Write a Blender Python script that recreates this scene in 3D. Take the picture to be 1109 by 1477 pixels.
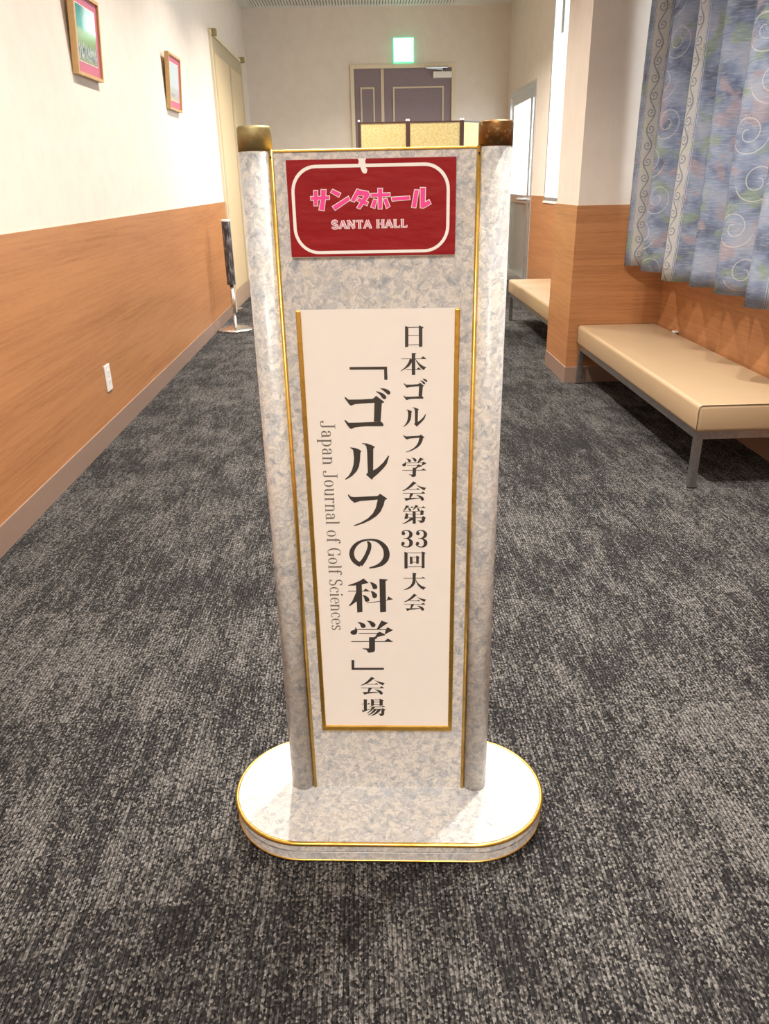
import bpy, bmesh, math, random
from mathutils import Vector, Matrix

for o in list(bpy.data.objects):
    bpy.data.objects.remove(o, do_unlink=True)
random.seed(7)
SC = bpy.context.scene
COL = SC.collection

# ------------------------------------------------------------------ camera
CAM_H = 1.10
F_PX = 1103.465                      # focal length in pixels of the 1109 x 1477 frame
cam_data = bpy.data.cameras.new('camera')
cam_data.sensor_fit = 'AUTO'
cam_data.sensor_width = 36.0
cam_data.lens = 36.0 * F_PX / 1477.0
cam_data.clip_start = 0.02
cam = bpy.data.objects.new('camera', cam_data)
COL.objects.link(cam)
cam.matrix_world = Matrix(((0.999403, 0.029045, -0.018704, 0.0),
                           (-0.028692, 0.396275, -0.917683, 0.0),
                           (-0.019242, 0.917672, 0.396872, CAM_H),
                           (0, 0, 0, 1)))
SC.camera = cam

# ------------------------------------------------------------------ daylight, lamps, exposure
world = bpy.data.worlds.new('overcast_sky')
SC.world = world
world.use_nodes = True
bg = world.node_tree.nodes['Background']
bg.inputs['Color'].default_value = (0.90, 0.95, 1.0, 1)
bg.inputs['Strength'].default_value = 6.0
LAMP_W = 30.0                        # each ceiling downlight
LAMP_COLOR = (1.0, 0.92, 0.83)
DOWNLIGHTS = [(0.40, -1.15), (0.75, 1.75), (0.48, 2.05), (0.75, 6.60),
              (-0.20, -1.60), (-0.20, -0.40), (-0.20, 2.60), (-0.20, 4.10), (-0.20, 5.60), (-0.20, 7.10), (0.30, 7.90)]  # far right-hand ones assumed; last one added to brighten the end wall
SC.view_settings.view_transform = 'Standard'
SC.view_settings.look = 'None'
SC.view_settings.gamma = 1.0
SC.view_settings.use_curve_mapping = False
SC.view_settings.exposure = 0.06

# ------------------------------------------------------------------ dimensions of the hall (metres)
XL, XR = -1.213, 1.67                # left and right wall
YB, YF = 9.64, -2.4                  # end wall, open lobby end behind the camera
ZC = 2.813                           # ceiling
ZW = 0.960                           # top of the wood wainscot


# ------------------------------------------------------------------ helpers: objects
def obj(name, bm, material, parent=None, smooth=False, loc=None):
    me = bpy.data.meshes.new(name)
    bmesh.ops.recalc_face_normals(bm, faces=bm.faces)
    bm.to_mesh(me)
    bm.free()
    if smooth:
        for p in me.polygons:
            p.use_smooth = True
    for m in (material if isinstance(material, (list, tuple)) else [material]):
        me.materials.append(m)
    o = bpy.data.objects.new(name, me)
    COL.objects.link(o)
    if parent:
        o.parent = parent
    if loc:
        o.location = loc
    return o


def copy_obj(o, parent=None, loc=None):
    c = o.copy()
    COL.objects.link(c)
    c.parent = parent
    if loc is not None:
        c.location = loc
    return c


def thing(name, label, cat, loc=(0, 0, 0), rotz=0.0, group=None):
    o = bpy.data.objects.new(name, None)
    o.empty_display_size = 0.1
    COL.objects.link(o)
    o.location = loc
    o.rotation_euler = (0, 0, rotz)
    return tag(o, label, cat, group)


def tag(o, label, cat, group=None):
    o['label'] = label
    o['category'] = cat
    if group:
        o['group'] = group
    return o


def struct(o, label=None):
    o['kind'] = 'structure'
    if label:
        o['label'] = label
    return o


def copy_tree(o, parent=None):
    c = o.copy()
    COL.objects.link(c)
    c.parent = parent
    for ch in list(o.children):
        copy_tree(ch, c)
    return c


# ------------------------------------------------------------------ helpers: shapes
def box(bm, x0, x1, y0, y1, z0, z1, bevel=0.0, seg=2):
    r = bmesh.ops.create_cube(bm, size=1.0)
    vs = r['verts']
    for v in vs:
        v.co.x = x0 + (v.co.x + 0.5) * (x1 - x0)
        v.co.y = y0 + (v.co.y + 0.5) * (y1 - y0)
        v.co.z = z0 + (v.co.z + 0.5) * (z1 - z0)
    if bevel > 0:
        es = list({e for v in vs for e in v.link_edges})
        bmesh.ops.bevel(bm, geom=es, offset=bevel, segments=seg, profile=0.5, affect='EDGES')
    return bm


def bx(*a, **k):
    return box(bmesh.new(), *a, **k)


def lathe(bm, prof, cx=0.0, cy=0.0, n=32):
    """prof: list of (radius, z) from bottom to top, closed at the axis when radius is 0."""
    rings = []
    for r, z in prof:
        if r < 1e-6:
            rings.append([bm.verts.new((cx, cy, z))])
        else:
            rings.append([bm.verts.new((cx + r * math.cos(2 * math.pi * k / n), cy + r * math.sin(2 * math.pi * k / n), z)) for k in range(n)])
    for a, b in zip(rings, rings[1:]):
        for k in range(n):
            k2 = (k + 1) % n
            if len(a) == 1 and len(b) == 1:
                continue
            if len(a) == 1:
                bm.faces.new((a[0], b[k2], b[k]))
            elif len(b) == 1:
                bm.faces.new((a[k], a[k2], b[0]))
            else:
                bm.faces.new((a[k], a[k2], b[k2], b[k]))
    return bm


def tube(bm, pts, r, n=8, closed=False):
    """Round bar along a polyline."""
    P = [Vector(p) for p in pts]
    rings = []
    m = len(P)
    for i, p in enumerate(P):
        a = P[i - 1] if (i > 0 or closed) else P[i]
        b = P[(i + 1) % m] if (i < m - 1 or closed) else P[i]
        t = (b - a).normalized()
        up = Vector((0, 0, 1)) if abs(t.z) < 0.9 else Vector((1, 0, 0))
        u = t.cross(up).normalized()
        w = u.cross(t)
        rings.append([bm.verts.new(p + (u * math.cos(2 * math.pi * k / n) + w * math.sin(2 * math.pi * k / n)) * r) for k in range(n)])
    pairs = list(zip(rings, rings[1:])) + ([(rings[-1], rings[0])] if closed else [])
    for a, b in pairs:
        for k in range(n):
            bm.faces.new((a[k], a[(k + 1) % n], b[(k + 1) % n], b[k]))
    if not closed:
        bm.faces.new(rings[0])
        bm.faces.new(rings[-1][::-1])
    return bm


def prism(bm, outline, z0, z1):
    """Vertical prism over a horizontal outline [(x, y)]."""
    a = [bm.verts.new((x, y, z0)) for x, y in outline]
    b = [bm.verts.new((x, y, z1)) for x, y in outline]
    n = len(a)
    for k in range(n):
        bm.faces.new((a[k], a[(k + 1) % n], b[(k + 1) % n], b[k]))
    bm.faces.new(a[::-1])
    bm.faces.new(b)
    return bm


def stadium(half, r, n=20):
    pts = []
    for k in range(n + 1):
        a = -math.pi / 2 + math.pi * k / n
        pts.append((half + r * math.cos(a), r * math.sin(a)))
    for k in range(n + 1):
        a = math.pi / 2 + math.pi * k / n
        pts.append((-half + r * math.cos(a), r * math.sin(a)))
    return pts


def print_poly(bm, pts, y, flip=False):
    """Flat printed shape in the sign's x-z plane, facing -y."""
    y -= 1.5e-5 * (len(bm.faces) % 13)      # overlapping strokes lie a hair apart
    vs = [bm.verts.new((x, y, z)) for x, z in pts]
    try:
        bm.faces.new(vs)
    except ValueError:
        pass


# ------------------------------------------------------------------ helpers: node materials
class S:
    """A node socket with arithmetic, to write procedural patterns as formulas."""
    def __init__(self, nt, sock):
        self.nt, self.s = nt, sock

    def _m(self, op, *a, clamp=False):
        n = self.nt.nodes.new('ShaderNodeMath')
        n.operation = op
        n.use_clamp = clamp
        for i, v in enumerate((self,) + a):
            if isinstance(v, S):
                self.nt.links.new(v.s, n.inputs[i])
            else:
                n.inputs[i].default_value = v
        return S(self.nt, n.outputs[0])

    def __add__(self, o): return self._m('ADD', o)
    def __radd__(self, o): return self._m('ADD', o)
    def __sub__(self, o): return self._m('SUBTRACT', o)
    def __rsub__(self, o): return self._m('MULTIPLY', -1.0)._m('ADD', o)
    def __mul__(self, o): return self._m('MULTIPLY', o)
    def __rmul__(self, o): return self._m('MULTIPLY', o)
    def __truediv__(self, o): return self._m('DIVIDE', o)
    def fract(self): return self._m('FRACT')
    def floor(self): return self._m('FLOOR')
    def sin(self): return self._m('SINE')
    def cos(self): return self._m('COSINE')
    def abs(self): return self._m('ABSOLUTE')
    def sqrt(self): return self._m('SQRT')
    def atan2(self, o): return self._m('ARCTAN2', o)
    def lt(self, o): return self._m('LESS_THAN', o)
    def gt(self, o): return self._m('GREATER_THAN', o)
    def min(self, o): return self._m('MINIMUM', o)
    def max(self, o): return self._m('MAXIMUM', o)
    def mod(self, o): return self._m('FLOORED_MODULO', o)

    def step(self, a, b, lo=0.0, hi=1.0):
        n = self.nt.nodes.new('ShaderNodeMapRange')
        n.interpolation_type = 'SMOOTHSTEP'
        self.nt.links.new(self.s, n.inputs[0])
        n.inputs[1].default_value = a
        n.inputs[2].default_value = b
        n.inputs[3].default_value = lo
        n.inputs[4].default_value = hi
        return S(self.nt, n.outputs[0])


class Mat:
    def __init__(self, name, color=(0.8, 0.8, 0.8), rough=0.5, metal=0.0, spec=0.5):
        self.m = bpy.data.materials.new(name)
        self.m.use_nodes = True
        self.nt = self.m.node_tree
        self.b = self.nt.nodes['Principled BSDF']
        self.out = self.nt.nodes['Material Output']
        self.b.inputs['Base Color'].default_value = (*color, 1)
        self.b.inputs['Roughness'].default_value = rough
        self.b.inputs['Metallic'].default_value = metal
        self.b.inputs['Specular IOR Level'].default_value = spec

    def node(self, kind, **props):
        n = self.nt.nodes.new(kind)
        for k, v in props.items():
            setattr(n, k, v)
        return n

    def link(self, a, b):
        self.nt.links.new(a.s if isinstance(a, S) else a, b)

    def coord(self, which='Object'):
        return self.node('ShaderNodeTexCoord').outputs[which]

    def position(self):
        return self.node('ShaderNodeNewGeometry').outputs['Position']

    def xyz(self, vec):
        n = self.node('ShaderNodeSeparateXYZ')
        self.link(vec, n.inputs[0])
        return [S(self.nt, n.outputs[i]) for i in range(3)]

    def vec(self, x, y, z):
        n = self.node('ShaderNodeCombineXYZ')
        for i, v in enumerate((x, y, z)):
            if isinstance(v, S):
                self.link(v, n.inputs[i])
            else:
                n.inputs[i].default_value = v
        return n.outputs[0]

    def scaled(self, vec, sc):
        n = self.node('ShaderNodeMapping')
        self.link(vec, n.inputs[0])
        n.inputs['Scale'].default_value = sc
        return n.outputs[0]

    def noise(self, vec, scale, detail=2.0, rough=0.5, dist=0.0, color=False):
        n = self.node('ShaderNodeTexNoise')
        self.link(vec, n.inputs['Vector'])
        n.inputs['Scale'].default_value = scale
        n.inputs['Detail'].default_value = detail
        n.inputs['Roughness'].default_value = rough
        n.inputs['Distortion'].default_value = dist
        return n.outputs['Color'] if color else S(self.nt, n.outputs['Fac'])

    def voronoi(self, vec, scale, feature='F1', out='Distance', rnd=1.0):
        n = self.node('ShaderNodeTexVoronoi', feature=feature)
        self.link(vec, n.inputs['Vector'])
        n.inputs['Scale'].default_value = scale
        n.inputs['Randomness'].default_value = rnd
        return n.outputs[out] if out != 'Distance' else S(self.nt, n.outputs[out])

    def ramp(self, fac, stops, interp='LINEAR'):
        n = self.node('ShaderNodeValToRGB')
        n.color_ramp.interpolation = interp
        el = n.color_ramp.elements
        while len(el) < len(stops):
            el.new(0.5)
        for e, (p, c) in zip(el, stops):
            e.position = p
            e.color = (*c, 1)
        self.link(fac, n.inputs[0])
        return n.outputs[0]

    def mix(self, fac, a, b, blend='MIX'):
        n = self.node('ShaderNodeMix', data_type='RGBA', blend_type=blend)
        for s, v in ((n.inputs[0], fac), (n.inputs[6], a), (n.inputs[7], b)):
            if isinstance(v, tuple):
                s.default_value = (*v, 1)
            elif isinstance(v, (int, float)):
                s.default_value = v
            else:
                self.link(v, s)
        return n.outputs[2]

    def color(self, c):
        self.link(c, self.b.inputs['Base Color'])
        return self

    def rough(self, c):
        self.link(c, self.b.inputs['Roughness'])
        return self

    def bump(self, h, strength=0.3, dist=0.002):
        n = self.node('ShaderNodeBump')
        n.inputs['Strength'].default_value = strength
        n.inputs['Distance'].default_value = dist
        self.link(h, n.inputs['Height'])
        self.link(n.outputs[0], self.b.inputs['Normal'])
        return self


# ------------------------------------------------------------------ materials
def plain(name, color, rough=0.5, metal=0.0, spec=0.5, var=0.06, scale=30.0):
    k = Mat(name, color, rough, metal, spec)
    n = k.noise(k.coord(), scale, 3)
    lo = tuple(c * (1 - var) for c in color)
    hi = tuple(min(1.0, c * (1 + var)) for c in color)
    k.color(k.mix(n, lo, hi))
    return k.m


def wallpaper(name, color, dark):
    k = Mat(name, color, 0.75, 0, 0.2)
    p = k.position()
    weave = k.noise(k.scaled(p, (60, 60, 22)), 1.0, 3, 0.6)
    blot = k.noise(p, 9, 3, 0.6)
    k.color(k.mix(weave * 0.45 + blot.step(0.35, 0.7) * 0.4, color, dark))
    k.bump(k.noise(k.scaled(p, (90, 90, 40)), 1.0, 3), 0.25, 0.002)
    return k.m


def wood(name, a, b, axis=(1, 1, 1), rough=0.36):
    """Veneer with the grain running horizontally."""
    k = Mat(name, a, rough, 0, 0.5)
    p = k.position()
    g = k.noise(k.scaled(p, (2.2, 2.2, 95)), 1.0, 5, 0.62, 0.25)
    f = k.noise(k.scaled(p, (14, 14, 650)), 1.0, 3, 0.6)
    big = k.noise(k.scaled(p, (0.7, 0.7, 9)), 1.0, 2)
    t = (g * 0.55 + f * 0.45 + big * 0.3) - 0.15
    k.color(k.ramp(t, [(0.30, b), (0.52, a), (0.74, tuple(min(1, c * 1.18) for c in a))]))
    k.bump(f, 0.06, 0.001)
    return k.m


def carpet(name):
    k = Mat(name, (0.1, 0.1, 0.1), 0.95, 0, 0.1)
    p = k.position()
    x, y, z = k.xyz(p)
    oi = k.node('ShaderNodeObjectInfo')
    rnd = S(k.nt, oi.outputs['Random'])
    # tufted in rows along the hall; the yarn changes at another place in every row
    ROW = 0.0076
    rid = (x / ROW).floor()
    wn = k.node('ShaderNodeTexWhiteNoise', noise_dimensions='1D')
    k.link(rid, wn.inputs['W'])
    jog = S(k.nt, wn.outputs['Value'])
    # each tile is cut from a slightly different stretch of the broadloom
    q = k.vec(rid * ROW + rnd * 0.06, y + rnd * 0.30 + jog * 0.075, z)
    streak = k.noise(k.scaled(q, (13.0, 5.2, 1)), 1.0, 3, 0.6)
    fine = k.noise(k.scaled(q, (115, 9.0, 1)), 1.0, 2, 0.6)
    block = k.noise(k.scaled(p, (1.9, 2.3, 1)), 1.0, 2, 0.5)
    light = (streak * 0.62 + fine * 0.55 + block * 0.42 + rnd * 0.09).step(0.64, 1.08)
    lv = k.vec(x / (ROW * 0.5), y / 0.0046, 0.0)
    loop = k.voronoi(lv, 1.0, 'F1', 'Distance', 0.85)
    cr, cg, cb = k.xyz(k.voronoi(lv, 1.0, 'F1', 'Color', 0.85))
    pick = (cr * 0.85 - 0.62 + light * 0.66).step(-0.05, 0.48)
    c = k.mix(pick, k.mix(cg, (0.015, 0.015, 0.016), (0.046, 0.045, 0.047)), k.mix(cb, (0.095, 0.093, 0.091), (0.27, 0.26, 0.248)))
    groove = ((x / ROW).fract() - 0.5).abs().step(0.30, 0.5)
    k.color(c)
    k.bump(loop * -1.0 - groove * 0.8, 1.0, 0.005)
    return k.m


def marble(name):
    k = Mat(name, (0.7, 0.7, 0.7), 0.32, 0, 0.4)
    p = k.coord()
    w = k.noise(p, 60, 4, 0.6, 0, True)
    n = k.node('ShaderNodeVectorMath', operation='MULTIPLY_ADD')
    k.link(w, n.inputs[0])
    n.inputs[1].default_value = (0.022, 0.022, 0.022)
    k.link(p, n.inputs[2])
    q = n.outputs[0]
    a = k.noise(q, 75, 6, 0.74, 0.9)
    b = k.noise(k.scaled(q, (1, 1, 1.2)), 190, 4, 0.7, 1.0)
    cc = k.noise(k.scaled(p, (1.5, 1.5, 1.5)), 18, 4, 0.65)
    c = k.ramp(a, [(0.35, (0.28, 0.31, 0.36)), (0.44, (0.46, 0.48, 0.50)), (0.51, (0.56, 0.55, 0.535)), (0.58, (0.74, 0.725, 0.69)), (0.68, (0.57, 0.53, 0.47))])
    c = k.mix(b.step(0.56, 0.72) * 0.75, c, (0.90, 0.88, 0.83))
    c = k.mix(b.step(0.44, 0.30) * 0.55, c, (0.42, 0.42, 0.43))
    c = k.mix(cc.step(0.55, 0.68) * 0.45, c, (0.66, 0.61, 0.53))
    c = k.mix(cc.step(0.46, 0.34) * 0.40, c, (0.47, 0.52, 0.60))
    k.color(c)
    return k.m


def brass(name, a, b, rough=0.35, thr=(0.4, 0.65), scale=60):
    k = Mat(name, a, rough, 1.0)
    n = k.noise(k.coord(), scale, 5, 0.7)
    k.color(k.mix(n.step(*thr), a, b))
    k.rough(n * 0.3 + (rough - 0.1))
    return k.m


def curtain_cloth(name):
    """Printed cloth: watercolour ground, cream vine stripes, white scrolls. UV in metres of cloth."""
    k = Mat(name, (0.5, 0.55, 0.65), 0.85, 0, 0.1)
    uv = k.coord('UV')
    u, v, _ = k.xyz(uv)
    g = k.noise(k.scaled(uv, (1.0, 1.15, 1)), 6.5, 3, 0.55)
    h = k.noise(k.scaled(uv, (0.9, 1.25, 1)), 8.3, 2, 0.5, 0.4)
    ground = k.ramp(g, [(0.34, (0.095, 0.125, 0.20)), (0.45, (0.20, 0.26, 0.40)), (0.55, (0.31, 0.38, 0.52)), (0.67, (0.42, 0.45, 0.54))])
    ground = k.mix(h.step(0.54, 0.66) * 0.8, ground, (0.27, 0.36, 0.25))
    ground = k.mix(h.step(0.44, 0.34) * 0.75, ground, (0.42, 0.33, 0.36))
    ground = k.mix(0.18, ground, (0.36, 0.36, 0.40))
    brush = k.noise(k.scaled(uv, (22, 160, 1)), 1.0, 3, 0.6)
    ground = k.mix(brush.step(0.48, 0.68) * 0.35, ground, (0.56, 0.59, 0.66))
    ground = k.mix(brush.step(0.45, 0.30) * 0.25, ground, (0.10, 0.12, 0.20))
    P = 1.07
    s0 = u.mod(P)
    # two cream stripes in each repeat, with edging lines and a winding vine
    d1, d2 = s0 - 0.10, s0 - 0.91
    near1 = d1.abs().lt(d2.abs())
    s = d2 + near1 * (d1 - d2)
    sa = s.abs()
    in_stripe = sa.lt(0.036)
    c = k.mix(in_stripe * 0.72, ground, (0.64, 0.62, 0.57))
    c = k.mix((sa - 0.040).abs().lt(0.0014).max((sa - 0.047).abs().lt(0.001)) * 0.7, c, (0.70, 0.71, 0.74))
    c = k.mix((sa - 0.0435).abs().lt(0.0012) * 0.6, c, (0.16, 0.18, 0.26))
    vine = (s - (v * (2 * math.pi / 0.150)).sin() * 0.017).abs().step(0.0045, 0.0028)
    cell = v / 0.075
    side = (cell.floor() * math.pi).cos()
    ex, ey = s + side * 0.004, (cell.fract() - 0.55) * 0.075
    r = (ex * ex + ey * ey).sqrt()
    th = ey.atan2(ex * side)
    curl = ((th / (2 * math.pi) - r / 0.0150).fract() - 0.5).abs().step(0.19, 0.12) * r.lt(0.0215)
    ink = vine.max(curl) * in_stripe
    c = k.mix(ink * 0.72, c, (0.14, 0.17, 0.25))
    # large pale scrolls, two columns in each repeat
    e1, e2 = s0 - 0.47, s0 - 0.72
    near1 = e1.abs().lt(e2.abs())
    t = e2 + near1 * (e1 - e2)
    cell2 = v / 0.165 + near1 * 0.45
    side2 = (cell2.floor() * math.pi).cos()
    ex, ey = t - side2 * 0.030, (cell2.fract() - 0.5) * 0.165
    r2 = (ex * ex + ey * ey).sqrt()
    th2 = ey.atan2(ex * side2)
    sp = ((th2 / (2 * math.pi) + r2 / 0.040).fract() - 0.5).abs().step(0.060, 0.035) * r2.lt(0.078) * r2.gt(0.010)
    c = k.mix(sp * 0.60, c, (0.72, 0.70, 0.66))
    # dark stippled flower heads
    fx = s0.mod(0.27) - 0.13
    fy = ((v / 0.29).fract() - 0.4) * 0.29
    fr = (fx * fx + fy * fy).sqrt()
    dots = k.voronoi(uv, 260).lt(0.36)
    c = k.mix(dots * fr.step(0.040, 0.026) * 0.65, c, (0.10, 0.10, 0.15))
    k.color(c)
    tr = k.node('ShaderNodeBsdfTranslucent')
    k.link(c, tr.inputs['Color'])
    mx = k.node('ShaderNodeMixShader')
    mx.inputs[0].default_value = 0.22
    k.link(k.b.outputs[0], mx.inputs[1])
    k.link(tr.outputs[0], mx.inputs[2])
    k.link(mx.outputs[0], k.out.inputs['Surface'])
    return k.m


def emitter(name, color, strength):
    k = Mat(name, color, 0.5)
    k.b.inputs['Emission Color'].default_value = (*color, 1)
    k.b.inputs['Emission Strength'].default_value = strength
    return k.m


def glass(name):
    k = Mat(name)
    t = k.node('ShaderNodeBsdfTransparent')
    t.inputs[0].default_value = (0.95, 0.97, 0.97, 1)
    g = k.node('ShaderNodeBsdfGlossy')
    g.inputs['Roughness'].default_value = 0.02
    lw = k.node('ShaderNodeLayerWeight')
    lw.inputs[0].default_value = 0.5
    f = S(k.nt, lw.outputs['Facing'])._m('POWER', 5.0) * 0.45 + 0.03
    m = k.node('ShaderNodeMixShader')
    k.link(f, m.inputs[0])
    k.link(t.outputs[0], m.inputs[1])
    k.link(g.outputs[0], m.inputs[2])
    k.link(m.outputs[0], k.out.inputs['Surface'])
    return k.m


M = {}
M['wallpaper'] = wallpaper('cream_wallpaper', (0.82, 0.74, 0.66), (0.745, 0.66, 0.575))
M['wood'] = wood('wood_veneer', (0.47, 0.212, 0.086), (0.31, 0.122, 0.042), rough=0.40)
M['baseboard'] = plain('baseboard_vinyl', (0.29, 0.195, 0.15), 0.45)
M['ceiling'] = plain('ceiling_board', (0.82, 0.82, 0.78), 0.8)
M['carpet'] = carpet('grey_carpet')
M['marble'] = marble('speckled_laminate')
M['gold'] = brass('gold_trim', (0.80, 0.52, 0.13), (0.62, 0.36, 0.06), 0.28, (0.45, 0.7), 40)
M['cap_brass'] = brass('dull_brass', (0.36, 0.30, 0.14), (0.46, 0.40, 0.22), 0.52)
M['cap_worn'] = brass('worn_brass', (0.24, 0.13, 0.05), (0.52, 0.38, 0.20), 0.40, (0.52, 0.66), 90)
M['paper'] = plain('poster_paper', (0.86, 0.83, 0.79), 0.45, 0, 0.35, 0.015)
M['ink'] = plain('black_ink', (0.050, 0.044, 0.039), 0.32, 0, 0.6)
M['grey_ink'] = plain('grey_ink', (0.17, 0.155, 0.14), 0.4)
M['white_print'] = plain('white_print', (0.90, 0.88, 0.85), 0.5, 0, 0.3, 0.01)
M['pink_print'] = plain('pink_print', (0.87, 0.07, 0.34), 0.4, 0, 0.4)
M['lilac_print'] = plain('lilac_print', (0.72, 0.28, 0.45), 0.4)
k = Mat('red_sheet', (0.36, 0.018, 0.02), 0.40, 0, 0.25)
rn = k.noise(k.scaled(k.coord(), (1, 1, 3)), 14, 3)
k.color(k.mix(rn, (0.32, 0.012, 0.016), (0.25, 0.007, 0.011)))
k.bump(rn, 0.35, 0.01)
M['red'] = k.m
M['dark_rubber'] = plain('dark_rubber', (0.03, 0.028, 0.026), 0.6)
M['vinyl'] = plain('beige_vinyl', (0.44, 0.315, 0.19), 0.36, 0, 0.45, 0.05, 6)
M['piping'] = plain('dark_piping', (0.10, 0.07, 0.045), 0.5)
M['steel'] = brass('bench_steel', (0.34, 0.34, 0.35), (0.42, 0.42, 0.42), 0.35)
M['chrome'] = brass('chrome', (0.78, 0.77, 0.75), (0.70, 0.69, 0.67), 0.2)
M['aluminium'] = brass('aluminium', (0.76, 0.79, 0.80), (0.68, 0.72, 0.74), 0.35)
M['white_plastic'] = plain('white_plastic', (0.82, 0.80, 0.76), 0.4)
M['grey_plastic'] = plain('grey_plastic', (0.25, 0.24, 0.22), 0.5)
M['frame_wood'] = plain('picture_frame_wood', (0.62, 0.40, 0.18), 0.45, 0, 0.4, 0.12, 60)
M['mauve'] = plain('mauve_mat', (0.58, 0.16, 0.24), 0.5)
M['cream_paint'] = plain('cream_paint', (0.74, 0.64, 0.47), 0.5)
M['door_panel'] = plain('beige_door_panel', (0.70, 0.55, 0.34), 0.5)
M['door_stile'] = plain('olive_beige_frame', (0.48, 0.40, 0.26), 0.5)
M['kick'] = plain('brown_kick_plate', (0.46, 0.33, 0.24), 0.4)
M['plum'] = plain('plum_door_paint', (0.23, 0.175, 0.195), 0.5)
M['moulding'] = plain('cream_moulding', (0.66, 0.55, 0.40), 0.5)
M['screen_cloth'] = None
k = Mat('gold_brocade', (0.70, 0.58, 0.26), 0.55, 0, 0.4)
bn = k.noise(k.coord(), 160, 4, 0.6)
k.color(k.mix(bn.step(0.4, 0.65), (0.72, 0.56, 0.20), (0.86, 0.76, 0.44)))
M['screen_cloth'] = k.m
M['screen_wood'] = plain('dark_screen_wood', (0.085, 0.045, 0.035), 0.4)
k = Mat('dark_mottled_sleeve', (0.05, 0.05, 0.06), 0.35, 0, 0.5)
sn = k.noise(k.scaled(k.coord(), (60, 60, 14)), 1.0, 4, 0.7)
k.color(k.ramp(sn, [(0.35, (0.015, 0.015, 0.02)), (0.52, (0.07, 0.07, 0.085)), (0.66, (0.34, 0.34, 0.36))]))
M['sleeve'] = k.m
M['curtain'] = curtain_cloth('printed_curtain')
M['glass'] = glass('window_glass')
M['exit_face'] = emitter('exit_sign_face', (0.62, 1.0, 0.80), 5.0)
M['exit_rim_glow'] = emitter('exit_sign_rim_glow', (0.20, 0.92, 0.52), 0.9)  # housing emits: part lit box, part halo of the bright face
M['lamp_lens'] = emitter('downlight_lens', LAMP_COLOR, 12.0)
M['grey_pane'] = plain('grey_lower_pane', (0.30, 0.34, 0.33), 0.25)  # flat opaque grey, unlike the clear pane above
M['paving'] = plain('outdoor_paving', (0.5, 0.5, 0.48), 0.8)

# ------------------------------------------------------------------ the hall: walls, floor, ceiling
T = 0.16
bm = bx(XL - 0.5, XR + 0.3, YF, YB + T, -0.16, -0.006)
floor = struct(obj('floor', bm, M['carpet']), 'grey carpeted floor of the hall')
# carpet tiles, half a metre each, those the photo shows
TS, TX0, TY0 = 0.487, -0.500, 1.405
tile_mesh = {}
ty = TY0 - 3 * TS
while ty < YB:
    tx = TX0 - 2 * TS
    while tx < XR:
        x0, x1 = max(tx, XL), min(tx + TS, XR)
        y0, y1 = ty, min(ty + TS, YB)
        if x1 - x0 > 0.01 and y1 - y0 > 0.01:
            key = (round(x1 - x0, 3), round(y1 - y0, 3))
            if key not in tile_mesh:
                w, d = x1 - x0, y1 - y0
                o = obj('carpet_tile', bx(0.0004, w - 0.0004, 0.0004, d - 0.0004, -0.007, 0.0), M['carpet'], floor)
                tile_mesh[key] = o
                o.location = (x0, y0, 0)
            else:
                copy_obj(tile_mesh[key], floor, (x0, y0, 0))
        tx += TS
    ty += TS

ceil = struct(obj('ceiling', bx(XL - T, XR + T, YF, YB + T, ZC, ZC + 0.12), M['ceiling']), 'white hall ceiling')

wl = struct(obj('wall_left', bx(XL - T, XL, YF, YB + T, -0.006, ZC), M['wallpaper']), 'white papered wall with a wood lower half')
LD0, LD1, LDZ = 7.37, 9.08, 2.27            # door in the left wall
WT = 0.006                                  # the veneer stands this proud of the paper
obj('wainscot_panel', bx(XL - 0.01, XL + WT, YF, LD0 - 0.03, 0.09, ZW), M['wood'], wl)
obj('wainscot_panel', bx(XL - 0.01, XL + WT, LD1 + 0.03, YB, 0.09, ZW), M['wood'], wl)
bl = struct(obj('baseboard_left', bx(XL - 0.01, XL + 0.010, YF, LD0 - 0.03, -0.002, 0.093, bevel=0.002), M['baseboard']), 'brown vinyl baseboard along the left wall')

wb = struct(obj('wall_back', bx(XL - T, XR + T, YB, YB + T, -0.006, ZC), M['wallpaper']), 'beige papered end wall')
obj('wainscot_panel', bx(XL, -0.08, YB - WT, YB + 0.01, 0.09, ZW), M['wood'], wb)
obj('wainscot_panel', bx(1.08, XR, YB - WT, YB + 0.01, 0.09, ZW), M['wood'], wb)
bb = struct(obj('baseboard_back', bx(XL, -0.08, YB - 0.010, YB + 0.01, -0.002, 0.093, bevel=0.002), M['baseboard']), 'brown vinyl baseboard of the end wall')

struct(obj('wall_front', bx(XL - T, XR + T, YF - T, YF, -0.006, ZC), M['wallpaper']), 'papered wall at the near end of the hall')

# right wall with three openings: window behind the curtain, tall window past the column, glass door
W1 = (1.55, 4.25, 0.98, 2.35)
W2 = (5.15, 7.50, 0.905, 2.52)
GD = (8.08, 9.44, 0.0, 1.95)
bm = bmesh.new()
ys = [YF, W1[0], W1[1], W2[0], W2[1], GD[0], GD[1], YB]
for a, b in ((YF, W1[0]), (W1[1], W2[0]), (W2[1], GD[0]), (GD[1], YB)):
    box(bm, XR, XR + T, a, b, -0.006, ZC)
for (a, b, z0, z1) in (W1, W2, GD):
    if z0 > 0:
        box(bm, XR, XR + T, a, b, -0.006, z0)
    box(bm, XR, XR + T, a, b, z1, ZC)
wr = struct(obj('wall_right', bm, M['wallpaper']), 'beige papered window wall with a wood lower half')
CY0, CY1, CX0 = 4.375, 4.860, 1.160          # the column that stands out from the wall
obj('wainscot_panel', bx(XR - WT, XR + 0.01, YF, CY0, 0.09, ZW), M['wood'], wr)
obj('wainscot_panel', bx(XR - WT, XR + 0.01, CY1, W2[0], 0.09, ZW), M['wood'], wr)
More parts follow.
